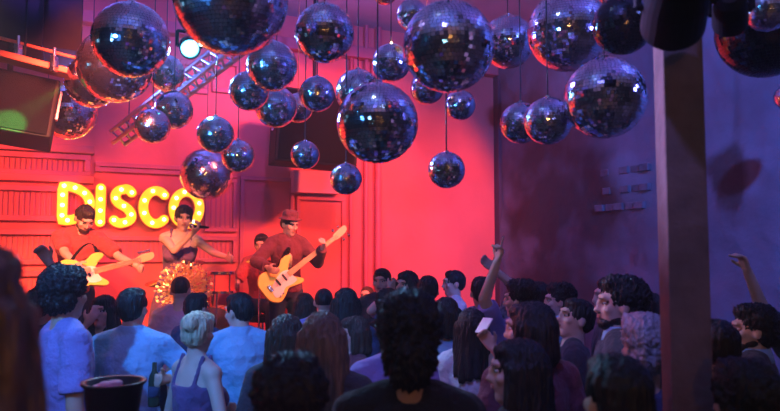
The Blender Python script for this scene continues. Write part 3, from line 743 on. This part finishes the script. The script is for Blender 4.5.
# ---- the band
G2 = 'musicians on the stage'
def guitar(c, h, n, label, bc, pg, bass=False):
    """c: middle of the body, h: tip of the headstock, n: where the front faces"""
    c, h, n = V(c), V(h), V(n); ax = (h - c).normalized(); n = (n - ax * n.dot(ax)).normalized(); sd = n.cross(ax)
    L = (h - c).length; s = 1.03 if bass else 1.0
    e = empty('bass_guitar' if bass else 'electric_guitar', c, 0, label, 'guitar', 'electric guitars')
    Mx = Matrix((ax, sd, n)).transposed()
    def solid(poly, y0, y1, name, m, par=e, bevel=0):
        k = len(poly); vs = [Mx @ V((x * s, y * s, y0)) for x, y in poly] + [Mx @ V((x * s, y * s, y1)) for x, y in poly]
        fs = [(i, (i + 1) % k, k + (i + 1) % k, k + i) for i in range(k)]
        mb = MB().add(vs, fs); 
        cx, cy = sum(p[0] for p in poly) / k, sum(p[1] for p in poly) / k
        mb.add([Mx @ V((cx * s, cy * s, y0))] + vs[:k], [(0, 1 + (i + 1) % k, 1 + i) for i in range(k)])
        mb.add([Mx @ V((cx * s, cy * s, y1))] + vs[k:], [(0, 1 + i, 1 + (i + 1) % k) for i in range(k)])
        me = mb.mesh(name); bm = bmesh.new(); bm.from_mesh(me); bmesh.ops.remove_doubles(bm, verts=bm.verts, dist=1e-5); bmesh.ops.recalc_face_normals(bm, faces=bm.faces); bm.to_mesh(me); bm.free()
        o = link(name, me, par, m)
        if bevel: b = o.modifiers.new('b', 'BEVEL'); b.width = bevel; b.segments = 3; b.limit_method = 'ANGLE'
        return o
    ctrl = [(-.21, 0), (-.2, .1), (-.13, .165), (-.04, .15), (.02, .115), (.08, .125), (.15, .165), (.225, .155), (.235, .12), (.17, .075), (.13, .035), (.13, -.035), (.16, -.075), (.2, -.125), (.17, -.15), (.08, -.125), (.02, -.11), (-.05, -.145), (-.13, -.165), (-.2, -.1)]
    def cr(P, n=5):
        out = []; k = len(P)
        for i in range(k):
            a, b, c_, d = (V(P[(i + j - 1) % k]) for j in range(4))
            for q in range(n):
                t = q / n; out.append(tuple(.5 * ((2 * b) + (c_ - a) * t + (2 * a - 5 * b + 4 * c_ - d) * t * t + (3 * b - a - 3 * c_ + d) * t ** 3)))
        return out
    solid(cr(ctrl), -.022, .022, 'guitar_body', M[bc], bevel=.008)
    solid(cr([(-.12, -.02), (-.05, .03), (.06, .06), (.13, .03), (.13, -.03), (.14, -.09), (.08, -.1), (.0, -.085), (-.08, -.12), (-.14, -.1)]), .0225, .026, 'pickguard', M[pg])
    N1 = (L / s) - .17
    solid([(.1, .028), (N1, .021), (N1, -.021), (.1, -.028)], .012, .034, 'neck', M['wood'], bevel=.003)
    solid(cr([(N1 - .01, .022), (N1 + .04, .04), (N1 + .16, .045), (N1 + .175, .01), (N1 + .14, -.02), (N1 + .05, -.03), (N1 - .01, -.022)]), .008, .026, 'headstock', M['wood'])
    for i in range(4 if bass else 6):
        t = MB(); x = N1 + .035 + i * (.036 if bass else .022); sg = (-1 if bass and i % 2 else 1)
        t.cone(Mx @ V((x * s, sg * .03 * s, .018)), Mx @ V((x * s, sg * .068 * s, .018)), .004, .004, 8); t.ell(Mx @ V((x * s, sg * .07 * s, .018)), (.016 if bass else .011)); t.build('tuning_peg', M['chrome'], e, True)
    for x in (-.03, .05):
        t = MB(); t.box(Mx @ V((x * s, 0, .031)), (.02, .08, .012), Mx); t.build('pickup', M['blackgloss'], e, bevel=.003)
    t = MB(); t.box(Mx @ V((-.13 * s, 0, .03)), (.035, .075, .016), Mx); t.build('bridge', M['chrome'], e, bevel=.003)
    t = MB(); ns = 4 if bass else 6
    for i in range(ns):
        y = (i - (ns - 1) / 2) * (.013 if bass else .009); t.cone(Mx @ V((-.13 * s, y, .04)), Mx @ V(((N1 + .03) * s, y * .7, .038)), .0012, .0012, 5)
    t.build('strings', M['chrome'], e)
    for q in ((-.1, -.12), (-.06, -.115)):
        t = MB(); t.cone(Mx @ V((q[0] * s, q[1] * s, .026)), Mx @ V((q[0] * s, q[1] * s, .04)), .012, .01, 14); t.build('control_knob', M['chrome'], e)
    def at_(x, y, z=0): return c + Mx @ V((x * s, y * s, z))
    return e, at_, N1
def strap(e, at_, sh, m):
    a = at_(.2, .15, -.01); b = at_(-.2, 0, -.01); o = e.location; mb = MB()
    pts = []
    for k in range(13):
        t = k / 12; p = a * (1 - t) ** 2 + V(sh) * 2 * t * (1 - t) * 1.0 + b * t * t; pts.append(p)
    for k in range(12): mb.cone(pts[k] - o, pts[k + 1] - o, .022, .022, 8, fy=.2)
    mb.build('strap', m, e, True)

gc, gh = at(82, 275, 5.98), at(153, 257, 6.5)
ge, gat, gn = guitar(gc, gh, (.45, -.85, .25), 'yellow electric guitar with maple neck held by the guitarist in the red t-shirt', 'guitar_yellow', 'guitar_white')
pe, P_, hd, J, rt, kk = person(88, 202, 6.3, -148, 'guitarist in a red t-shirt bending over a yellow guitar in front of the letter D', 'red', 'tee', 'short', 'brown', 'a', lean=(16, -4), head=(10, 22, 0),
    rarm=arm(tuple(['px', 80, 270, 5.92]), (.9, -.4, -.3), .9), larm=arm(('px', 137, 266, 6.32), (-.5, -.3, -1), 1.3), ground=STG, group=G2, vox=.009, beard=True)
strap(ge, gat, P_((-.04, .2, 1.62)), M['black'])
bc_, bh = at(280, 281, 6.85), at(346, 229, 7.25)
be, bat, bn = guitar(bc_, bh, (.35, -.9, .2), 'yellow and white bass guitar tilted up, played by the musician in the hat', 'guitar_yellow', 'guitar_white', True)
pe, P_, hd, J, rt, kk = person(291, 209, 7.15, -158, 'bass player in a hat and open dark red jacket on the right of the stage', 'maroon', 'jacket', 'short', 'black', 'a', lean=(4, 0), head=(25, 12, 0),
    rarm=arm(('px', 268, 268, 6.8), (.9, -.5, -.4), .9), larm=arm(('px', 323, 247, 7.0), (-.4, -.1, -1), 1.3), ground=STG, group=G2, vox=.009, hat=True, bulk=.93)
strap(be, bat, P_((-.05, .2, 1.62)), M['black'])
f = MB(); sh0 = pe.matrix_world
tq = MB(); tq.loft([(V((0, .10, 1.17)) * kk, .03, .045, V((1, 0, 0)), V((0, 1, 0))), (V((0, .112, 1.28)) * kk, .05, .045, V((1, 0, 0)), V((0, 1, 0))), (V((0, .10, 1.4)) * kk, .075, .045, V((1, 0, 0)), V((0, 1, 0))), (V((0, .055, 1.47)) * kk, .07, .04, V((1, 0, 0)), V((0, 1, 0)))], 16)
tq.build('shirt_front', M['cloth_cream'], pe, True)
pe, P_, hd, J, rt, kk = person(185, 203, 6.6, -165, 'singer in a sleeveless top with a microphone, one arm stretched out, below the letter O', 'purple', 'tank', 'bun', 'brown', 'a', fem=True, lean=(3, -5), head=(8, 6, 0),
    rarm=arm(('px', 193, 233, 6.33), (.7, -.2, -1), 1.2, False, (0, 1, .3)), larm=arm(('px', 228, 258, 6.3), (-.2, -.4, -1), .35), ground=STG, group=G2, vox=.009, trous='trouser')
h = hd[1]; mc = empty('microphone', h, 0, 'microphone held up to the mouth of the singer', 'microphone')
md = (at(188, 226, 6.36) - h).normalized()
MB().cone(md * -.1, md * .07, .011, .016, 12).build('microphone_body', M['black'], mc); MB().ell(md * .09, .028).build('microphone_head', M['chrome'], mc, True)
pe, P_, hd, J, rt, kk = person(261, 236, 7.8, 178, 'drummer seated behind the drums left of the bass player', 'red', 'tee', 'short', 'black', 'a', legs='sit', lean=(8, 0), head=(0, 5, 0),
    rarm=arm((.25, .42, 1.1), (.6, -.3, -1), 1.2), larm=arm((-.25, .42, 1.15), (-.6, -.3, -1), 1.2), ground=STG + .17, group=G2)
DR = pe.location.copy()
s_, t_ = st(DR); struct('floor_riser', rbox(MB(), s_ - .42, s_ + 1.25, .05, 1.27, STG - .01, STG + .17), M['stage'], bevel=.01); STG += .17
st_ = empty('drum_stool', (DR.x, DR.y, STG), 0, 'round drum stool under the drummer', 'stool')
MB().lathe([(.0, .36), (.15, .36), (.16, .38), (.16, .42), (.14, .435), (.0, .435)], (0, 0, -.03)).build('seat', M['black'], st_)
MB().cone((0, 0, .05), (0, 0, .34), .02, .02).build('stool_post', M['chrome'], st_)
for a in range(3): MB().cone((0, 0, .14), (.17 * math.cos(a * 2.1), .17 * math.sin(a * 2.1), .01), .01, .01, 8).build('leg', M['chrome'], st_)
def drum(name, c, r, h, label, rot=None, legs=3):
    e = empty(name, c, 0, label, 'drum', 'drum kit on the stage')
    q = rot if rot is not None else Matrix.Identity(3)
    MB().lathe([(0, -h / 2), (r, -h / 2), (r, h / 2), (0, h / 2)], n=32, rot=q).build('shell', M['drum'], e)
    MB().lathe([(0, h / 2 + .001), (r * .96, h / 2 + .001), (r * .96, h / 2 + .006), (0, h / 2 + .006)], n=32, rot=q).build('drum_skin', M['drumhead'], e)
    for z in (-1, 1): MB().lathe([(r, z * h / 2 - .012), (r + .012, z * h / 2 - .012), (r + .012, z * h / 2 + .014), (r, z * h / 2 + .014)], n=32, rot=q).build('hoop', M['chrome'], e)
    for k in range(6):
        a = k * math.pi / 3 + .3; p = q @ V(((r + .012) * math.cos(a), (r + .012) * math.sin(a), -h / 2)); p2 = q @ V(((r + .012) * math.cos(a), (r + .012) * math.sin(a), h / 2))
        MB().cone(p, p2, .007, .007, 8).build('tension_rod', M['chrome'], e)
    for k in range(legs):
        a = k * 2.1 + .4; b = V((r * .9 * math.cos(a), r * .9 * math.sin(a), -h / 2 if rot is None else -r * .5)); MB().cone(b, (b.x * 1.25, b.y * 1.25, STG - V(c).z + .004), .01, .01, 8).build('leg', M['chrome'], e)
q = Matrix.Rotation(R(90), 3, 'X')
drum('bass_drum', (DR.x - .35, DR.y - .72, STG + .285), .27, .28, 'big red bass drum standing on its side in front of the drummer', q, 2)
drum('snare_drum', (DR.x - .72, DR.y - .28, STG + .62), .18, .14, 'shallow red snare drum left of the drummer in the photo')
drum('floor_tom', (DR.x + .36, DR.y - .3, STG + .4), .18, .36, 'deep red floor tom nearest the bass player')
drum('rack_tom', (DR.x - .3, DR.y - .74, STG + .82), .14, .2, 'small red tom above the bass drum')
def cymbal(c, r, label):
    e = empty('cymbal', (c[0], c[1], STG), 0, label, 'cymbal', 'cymbals of the drum kit'); h = c[2] - STG
    MB().lathe([(.0, .028), (.03, .024), (.05, .01), (r, -.012), (r, -.016), (.05, .005), (0, .02)], (0, 0, h), 36, Matrix.Rotation(R(12), 3, 'X')).build('cymbal_plate', M['cymbal'], e, True)
    MB().cone((0, 0, .2), (0, 0, h + .04), .011, .009).build('stand_post', M['chrome'], e)
    for a in range(3): MB().cone((0, 0, .35), (.22 * math.cos(a * 2.1 + 1), .22 * math.sin(a * 2.1 + 1), .006), .009, .009, 8).build('leg', M['chrome'], e)
cymbal((DR.x - .68, DR.y - .72, 1.82), .19, 'brass cymbal left of the drummer near the singer hand')
cymbal((DR.x - 1.02, DR.y - .5, 1.6), .17, 'lower small brass cymbal behind the singer outstretched arm')
cymbal((DR.x + .08, DR.y - .62, 1.85), .15, 'brass cymbal nearest the bass player arm')
STG -= .17
# gold tinsel burst on a stand at the stage edge
tc_ = at(184, 289, 6.02); e = empty('tinsel_burst', (tc_.x, tc_.y, STG), 0, 'glittering gold tinsel burst on the stage edge behind the man with cropped hair', 'decoration')
mb = MB(); rnd = random.Random(3); h = tc_.z - STG
for k in range(900):
    d_ = V((rnd.gauss(0, 1), rnd.gauss(0, .5), rnd.gauss(0, 1))).normalized(); L = rnd.uniform(.09, .25); o = V((0, 0, h)) + d_ * L
    t = d_.cross(V((rnd.random(), rnd.random(), rnd.random()))).normalized(); t2 = d_.cross(t)
    mb.box(o, (.004, .016, .022), Matrix((t, t2, d_)).transposed())
mb.build('tinsel_strips', M['gold'], e)
mb = MB()
for k in range(90):
    d_ = V((rnd.gauss(0, 1), rnd.gauss(0, .5), rnd.gauss(0, 1))).normalized(); mb.cone(V((0, 0, h)), V((0, 0, h)) + d_ * rnd.uniform(.16, .25), .002, .001, 5)
mb.build('tinsel_wires', M['gold'], e)
MB().cone((0, 0, 0.01), (0, 0, h), .012, .012).build('stand_post', M['black'], e); MB().lathe([(0, 0), (.13, 0), (.13, .012), (0, .016)]).build('stand_base', M['black'], e)

# ---- the crowd
P = person
def collar(pe, kk, J=None):
    pass
P(-52, 232, .92, -8, 'person with long light brown hair right beside us, cut off by the left edge', 'purple', 'tee', 'long', 'light_brown', 'b', fem=True)
P(41, 286, 4.2, 0, 'person all in black with one arm raised at the far left', 'black', 'jacket', 'short', 'black', 'c', rarm=arm(('px', 49, 262, 4.15), (1, 0, -.3), 1.3), vox=.009)
P(67, 265, 3.5, -48, 'person with a dark curly mop of hair in a violet t-shirt, second from the left', 'violet', 'tee', 'curly', 'black', 'b', head=(30, 0, 0), hairvol=1.08)
P(104, 294, 4.9, 172, 'woman with dark hair facing us, hand at her face, between two light tops', 'dark', 'tee', 'long', 'black', 'a', fem=True, rarm=arm((.03, .17, 1.56), (.6, 0, -1), .5), vox=.009)
pe, P_, hd5, J, rt, kk = P(133, 287, 4.0, -4, 'man in a pale blue shirt seen squarely from behind, holding a dark bottle', 'pale_blue', 'shirt', 'short', 'black', 'b', rarm=arm(('px', 166, 379, 3.82), (.8, -.3, -1), 1.2), vox=.009, bulk=1.06)
P(181, 276, 5.5, 0, 'man with cropped hair in front of the gold tinsel burst', 'pink', 'tee', 'buzz', 'brown', 'a')
P(197, 292, 5.0, -25, 'man with dark hair directly behind the fair haired woman', 'navy', 'tee', 'short', 'black', 'b')
P(199, 308, 3.6, -38, 'woman with tied up fair hair in a dark strap top seen from behind', 'purple', 'tank', 'bun', 'fair', 'a', fem=True, head=(25, 4, 0), bulk=.94, larm=arm((-.18, .25, 1.15), (-.6, -.4, -1), .6), rarm=arm((.26, .2, 1.05), (.6, -.4, -1), .6))
P(238, 292, 4.4, 12, 'man in a pale turquoise shirt with head turned to the left', 'pale_blue', 'shirt', 'short', 'black', 'a', head=(45, 8, 0), larm=arm((-.18, .34, 1.12), (-.7, -.4, -1), .7), bulk=1.05, vox=.009)
P(287, 313, 3.4, 0, 'woman with long dark hair left of the one with long light brown hair', 'dark', 'tee', 'long', 'brown', 'b', fem=True)
P(323, 310, 2.85, -6, 'woman with long light brown hair falling over her back, near the middle', 'dark', 'tee', 'long', 'light_brown', 'a', fem=True)
P(324, 288, 5.35, 0, 'man with cropped hair in a violet top right below the bass guitar headstock', 'violet', 'tee', 'buzz', 'black', 'b')
P(346, 287, 4.7, 5, 'woman with long black hair beside the man with cropped hair in violet', 'navy', 'tee', 'long', 'black', 'b', fem=True)
P(305, 292, 5.85, 0, 'person with long brown hair just below the bass guitar body', 'maroon', 'tee', 'long', 'brown', 'b', fem=True)
P(354, 315, 4.2, 115, 'woman with brown hair whose pink lit face looks left in mid crowd', 'maroon', 'tee', 'bob', 'brown', 'a', fem=True, vox=.009)
P(382, 268, 6.4, 165, 'tall man in a dark jacket facing us beside the stage corner', 'dark', 'jacket', 'short', 'black', 'a', vox=.009)
P(367, 286, 7.05, 160, 'short haired person standing far back, partly hidden by the tall man in a dark jacket', 'dark', 'tee', 'buzz', 'brown', 'a')
P(388, 288, 5.2, -5, 'person with thick black hair in front of the tall man in a dark jacket', 'black', 'tee', 'curly', 'black', 'b')
P(407, 270, 5.9, 140, 'woman with dark bobbed hair and a hand at her head, by the smooth red wall', 'violet', 'tee', 'bob', 'black', 'a', fem=True, rarm=arm((.12, .1, 1.6), (.25, .3, -1), .8), vox=.009)
P(428, 275, 5.4, 0, 'man with round dark hair seen from behind against the smooth red wall', 'dark', 'tee', 'short', 'black', 'b')
P(454, 270, 6.5, 100, 'man in a pale top in profile to the left against the smooth red wall', 'white', 'tee', 'short', 'black', 'a', vox=.009)
P(481, 276, 5.25, 5, 'man with dark hair in a patterned top with his right arm raised', 'print', 'tee', 'short', 'black', 'b', rarm=arm(('px', 495, 270, 5.1), (1, 0, -.6), .4), vox=.009)
P(409, 294, 2.15, 0, 'person with big bushy black hair, large dark head nearest the middle of the photo', 'black', 'tee', 'bushy', 'black', 'c', hairvol=.8)
P(394, 309, 3.45, 8, 'person in a light violet t-shirt mostly hidden by the big bushy black hair', 'violet', 'tee', 'short', 'black', 'b')
P(446, 296, 4.4, 0, 'woman with black bobbed hair in a pale blue t-shirt', 'pale_blue', 'tee', 'bob', 'black', 'b', fem=True)
pe, P_, hd26, J, rt, kk = P(472, 307, 3.9, -15, 'woman with long dark hair in a white t-shirt lifting a phone', 'white', 'tee', 'long', 'black', 'a', fem=True, rarm=arm(('px', 493, 348, 3.65), (.8, -.3, -1), 1.0), vox=.009)
P(520, 279, 4.5, 15, 'person with one arm stretched high pointing a finger, by the dark corner', 'violet', 'tee', 'curly', 'black', 'a', head=(45, 0, 0), larm=arm(('px', 497, 262, 4.3), (-1, 0, -.6), .4, True), vox=.0075)
P(539, 281, 5.35, 0, 'dark haired person behind the one pointing a finger', 'dark', 'tee', 'short', 'black', 'b')
P(530, 300, 2.95, 20, 'dark haired person with chin length hair in a maroon top, face turned left', 'maroon', 'tee', 'bob', 'black', 'a', head=(42, 0, 0), vox=.009)
P(518, 337, 2.45, 60, 'woman with long black hair and a pink lit face in the front of the crowd', 'black', 'tee', 'long', 'black', 'a', fem=True, head=(20, 0, 0), vox=.009)
P(559, 282, 5.0, 62, 'person with curly black hair and a pale blue top looking left, by the concrete wall', 'pale_blue', 'tee', 'curly', 'black', 'a', head=(20, 0, 0), vox=.009)
P(580, 297, 3.9, 80, 'laughing person with head tipped back, pink light on the face', 'dark', 'tee', 'short', 'black', 'a', head=(20, -14, 0), vox=.009)
def collar_on(res, m='cloth_pale_blue'):
    pe, kk = res[0], res[5]
    MB().loft([(V((0, -.008, z)) * kk, rx * kk, ry * kk, V((1, 0, 0)), V((0, 1, 0))) for z, rx, ry in ((1.475, .115, .095), (1.51, .088, .085), (1.545, .075, .075))], 24).build('shirt_collar', M[m], pe, True)
collar_on(P(622, 275, 3.3, 75, 'bearded man with thick black hair in profile to the left, left of the column', 'dark', 'jacket', 'curly', 'black', 'a', head=(8, -4, 0), beard=True, hairvol=1.02, vox=.009))
P(611, 277, 4.4, 70, 'taller man whose forehead shows behind the bearded man left of the column', 'dark', 'tee', 'short', 'black', 'a', head=(10, 0, 0))
P(651, 292, 5.0, 0, 'dark haired person far back directly left of the column', 'dark', 'tee', 'short', 'black', 'b')
P(643, 313, 2.65, 8, 'person with curly grey hair tinted blue beside the column', 'navy', 'tee', 'curly', 'grey', 'b', hairvol=.95)
P(616, 352, 1.75, 10, 'dark head in the bottom foreground left of the column', 'navy', 'tee', 'short', 'black', 'b')
collar_on(P(752, 303, 3.5, 62, 'bearded man with a pale collar looking left, right of the column', 'dark', 'jacket', 'curly', 'black', 'a', head=(15, 0, 0), beard=True, vox=.009))
P(812, 290, 3.95, 5, 'person in black at the right edge with one arm raised high against the concrete wall', 'black', 'tee', 'short', 'black', 'c', larm=arm(('px', 745, 266, 3.85), (-.6, -.3, -1), .9), vox=.009)
P(716, 318, 2.8, 0, 'dark haired person directly right of the column', 'black', 'tee', 'short', 'black', 'b')
P(742, 358, 2.0, 0, 'dark curly head in the bottom right foreground', 'black', 'tee', 'curly', 'black', 'b')
P(292, 352, 1.75, 0, 'dark head in the bottom foreground below the woman with long dark hair', 'black', 'tee', 'curly', 'black', 'b')

# things in hands and the bucket
def bottle(c, label):
    e = empty('beer_bottle', c - V((0, 0, .12)), 0, label, 'bottle')
    MB().lathe([(0, 0), (.03, 0), (.031, .01), (.031, .14), (.026, .165), (.013, .19), (.012, .235), (0, .235)], n=20).build('glass', M['bottle'], e, True)
    MB().lathe([(.0315, .05), (.032, .05), (.032, .11), (.0315, .11)], n=20).build('bottle_label', M['cloth_navy'], e, True)
bottle(hd5[1] + V((.0, -.0, -.02)), 'dark bottle held by the man in the pale blue shirt')
h = hd26[1]; e = empty('phone', h, 0, 'pale phone held up by the woman in the white t-shirt', 'phone')
mb = MB(); mb.box((0, 0, .05), (.062, .009, .11), Matrix.Rotation(R(-40), 3, 'Z') @ Matrix.Rotation(R(-50), 3, 'X')); mb.build('phone_body', M['guitar_white'], e, bevel=.003)
c = at(114, 383, 2.35)
sd_ = empty('bucket_stand', (c.x, c.y, 0), 0, 'tall black stand carrying the ice bucket', 'stand')
zt = c.z - .2
MB().lathe([(0, zt - .02), (.1, zt - .02), (.1, zt), (0, zt)]).build('stand_top', M['black'], sd_); MB().cone((0, 0, .02), (0, 0, zt - .02), .02, .02).build('stand_post', M['black'], sd_); MB().lathe([(0, 0), (.16, 0), (.16, .02), (0, .03)]).build('stand_base', M['black'], sd_)
bk = empty('ice_bucket', (c.x, c.y, zt), 0, 'wide black bucket with a pink cloth inside at the bottom left', 'bucket')
MB().lathe([(0, 0), (.07, 0), (.095, .19), (.106, .2), (.106, .208), (.092, .206), (.067, .012), (0, .012)], n=36).build('bucket_shell', M['blackgloss'], bk, True)
mb = MB()
for k in range(9): mb.ell((-.025 + .03 * math.cos(k * 2.3), .02 * math.sin(k * 1.7), .17 + .012 * (k % 3)), (.03, .022, .014), Matrix.Rotation(k, 3, 'Z'))
mb.fuse('napkin', M['pink'], .006, bk)

# ------------------------------------------------------------------ lights
def spot(name, loc, aim, color, power, size=60, blend=.5, r=.12):
    l = bpy.data.lights.new(name, 'SPOT'); l.color = color; l.energy = power; l.spot_size = R(size); l.spot_blend = blend; l.shadow_soft_size = r
    o = bpy.data.objects.new(name, l); col.objects.link(o); o.location = loc; o.rotation_euler = (V(aim) - V(loc)).to_track_quat('-Z', 'Y').to_euler(); return o
def point(name, loc, color, power, r=.06):
    l = bpy.data.lights.new(name, 'POINT'); l.color = color; l.energy = power; l.shadow_soft_size = r
    o = bpy.data.objects.new(name, l); col.objects.link(o); o.location = loc; return o
RED = (1, .13, .08)
for s_, t_, pw, sz in ((1.3, 2.2, 1250, 62), (3.4, 3.4, 1150, 60), (5.7, 5.6, 1300, 60), (8.1, 7.6, 1100, 76)):
    spot('red_wash', rm(s_, 4.3 if s_ < 8 else 3.3, 4.3 if s_ < 5 else 3.3), rm(t_, 0, 2.15 if s_ < 5 else 1.8), RED, pw, sz, .4)
spot('purple_wash', rm(3.0, 4, 4.4), rm(3.0, 0, 4.7), (.25, .14, 1), 420, 56, .6)
spot('purple_wash', rm(6.4, 4, 4.4), rm(5.2, 0, 4.7), (.28, .1, 1), 420, 56, .6)
spot('amber_key', rm(6.2, 4.6, 3.3), rm(5.6, 1.4, 1.6), (1, .62, .2), 440, 42, .7)  # this and the next are added, to warm and brighten the musicians
spot('amber_key', rm(3.8, 4.6, 3.3), rm(3.9, 1.4, 1.6), (1, .64, .2), 380, 36, .7)
spot('blue_wash', (-2.4, -.3, 4.5), (-1.05, 4.1, 1.4), (.05, .3, 1), 1150, 24, .8, .08)
spot('violet_wash', (-1.4, -.3, 4.5), (-1.4, 3.6, 1.4), (.25, .16, 1), 130, 36, .8, .08)
spot('blue_wash', (2.5, 1.7, 4.7), rm(-.0, 4.6, 3.2), (.12, .2, 1), 2000, 86, .8, .08)
spot('violet_crowd', (-.4, .4, 4.6), (1.0, 3.9, 1.4), (.22, .2, 1), 230, 42, .8, .08)
spot('violet_side', rm(5.0, 3.0, 4.4), (1.4, 3.8, 1.5), (.35, .25, 1), 140, 46, .7, .08)
spot('pink_side', (-2.6, 4.6, 2.7), (1.25, 3.0, 1.7), (1, .2, .25), 170, 28, .8, .06)
spot('violet_post', (-1.5, 2.9, 4.2), at(664, 60, 2.2), (.45, .35, 1), 1300, 22, .8, .05)
spot('blue_lamp', lp + V((.05, -.12, -.12)), (0.3, 1, 1.2), (.2, .55, 1), 200, 110, .8, .05)
spot('ceiling_wash', (-2.9, 6.4, 3.5), (-1.8, 5.6, 5), (.1, .22, 1), 380, 150, .9, .1)  # added blue fill on the ceiling, for the balls to reflect
spot('ceiling_wash', (2.7, 2.6, 3.2), (1.4, 3.6, 5), (.15, .15, 1), 160, 150, .9, .1)
spot('ceiling_wash', (-.8, 1.0, 3.2), (-.8, .6, 5), (.08, .2, 1), 200, 150, .9, .1)
spot('magenta_wash', (-.6, 4.4, 4.5), rm(4.7, 0, 3.2), (.4, .12, 1), 300, 46, .8)
spot('green_beam', at(66, 84, 4.4), at(12, 122, 4.88), (.08, 1, .12), 900, 15, .4, .02)
spot('blue_ball_wash', (-2.7, .3, 2.7), (-.6, 4.5, 3.5), (.06, .3, 1), 700, 44, .7, .1)
spot('violet_rim', (-2.2, 2.6, 3.4), (-.6, .9, 1.75), (.7, .15, 1), 200, 30, .8, .05)
for q in ((-2.8, .6, 2.3), (2.7, .3, 2.2), (-1.2, -2.2, 2.2), (1.0, -2.4, 2.1), (-3.4, 2.2, 2.4)):
    point('sparkle_point', q, (.3, .75, 1), 2.5, .02)  # unseen points added to put cyan sparkles on the balls
point('tray_lamp', at(25, 60, 4.75), (1, .2, .1), 4, .03)
point('bar_lamp', (.15, -3.2, 2.6), (1, .4, .08), 70, .08)
point('bar_lamp', (-1.6, -3.6, 2.2), (1, .5, .2), 5, .05)
point('bar_lamp', (1.5, -3.5, 1.9), (1, .45, .15), 5, .05)
for q, cc, pw in (((-3.2, 1.0, 3.6), (.1, .5, 1), 8), ((2.8, .9, 4.3), (.2, .3, 1), 4), ((-2.4, -1.5, 3.1), (.3, .6, 1), 4), ((2.2, -1.8, 2.8), (.4, .4, 1), 3), ((.9, .2, 4.6), (.5, .7, 1), 3), ((-.5, 2.2, 4.7), (.5, .7, 1), 3), ((-3.6, 3.4, 3.0), (.3, .7, 1), 5)):
    point('sparkle_point', q, cc, pw, .035)  # more added points, only there to glint in the mirror tiles
w = bpy.data.worlds.new('world'); scn.world = w; w.use_nodes = True
w.node_tree.nodes['Background'].inputs[0].default_value = (.01, .008, .03, 1); w.node_tree.nodes['Background'].inputs[1].default_value = 1
vs_ = w.node_tree.nodes.new('ShaderNodeVolumeScatter'); vs_.inputs['Density'].default_value = .009; vs_.inputs['Anisotropy'].default_value = .2   # thin club haze
w.node_tree.links.new(vs_.outputs[0], w.node_tree.nodes['World Output'].inputs['Volume'])
scn.view_settings.view_transform = 'Standard'; scn.view_settings.look = 'None'; scn.view_settings.exposure = 0; scn.view_settings.gamma = 1
scn.cycles.max_bounces = 6; scn.cycles.sample_clamp_indirect = 6
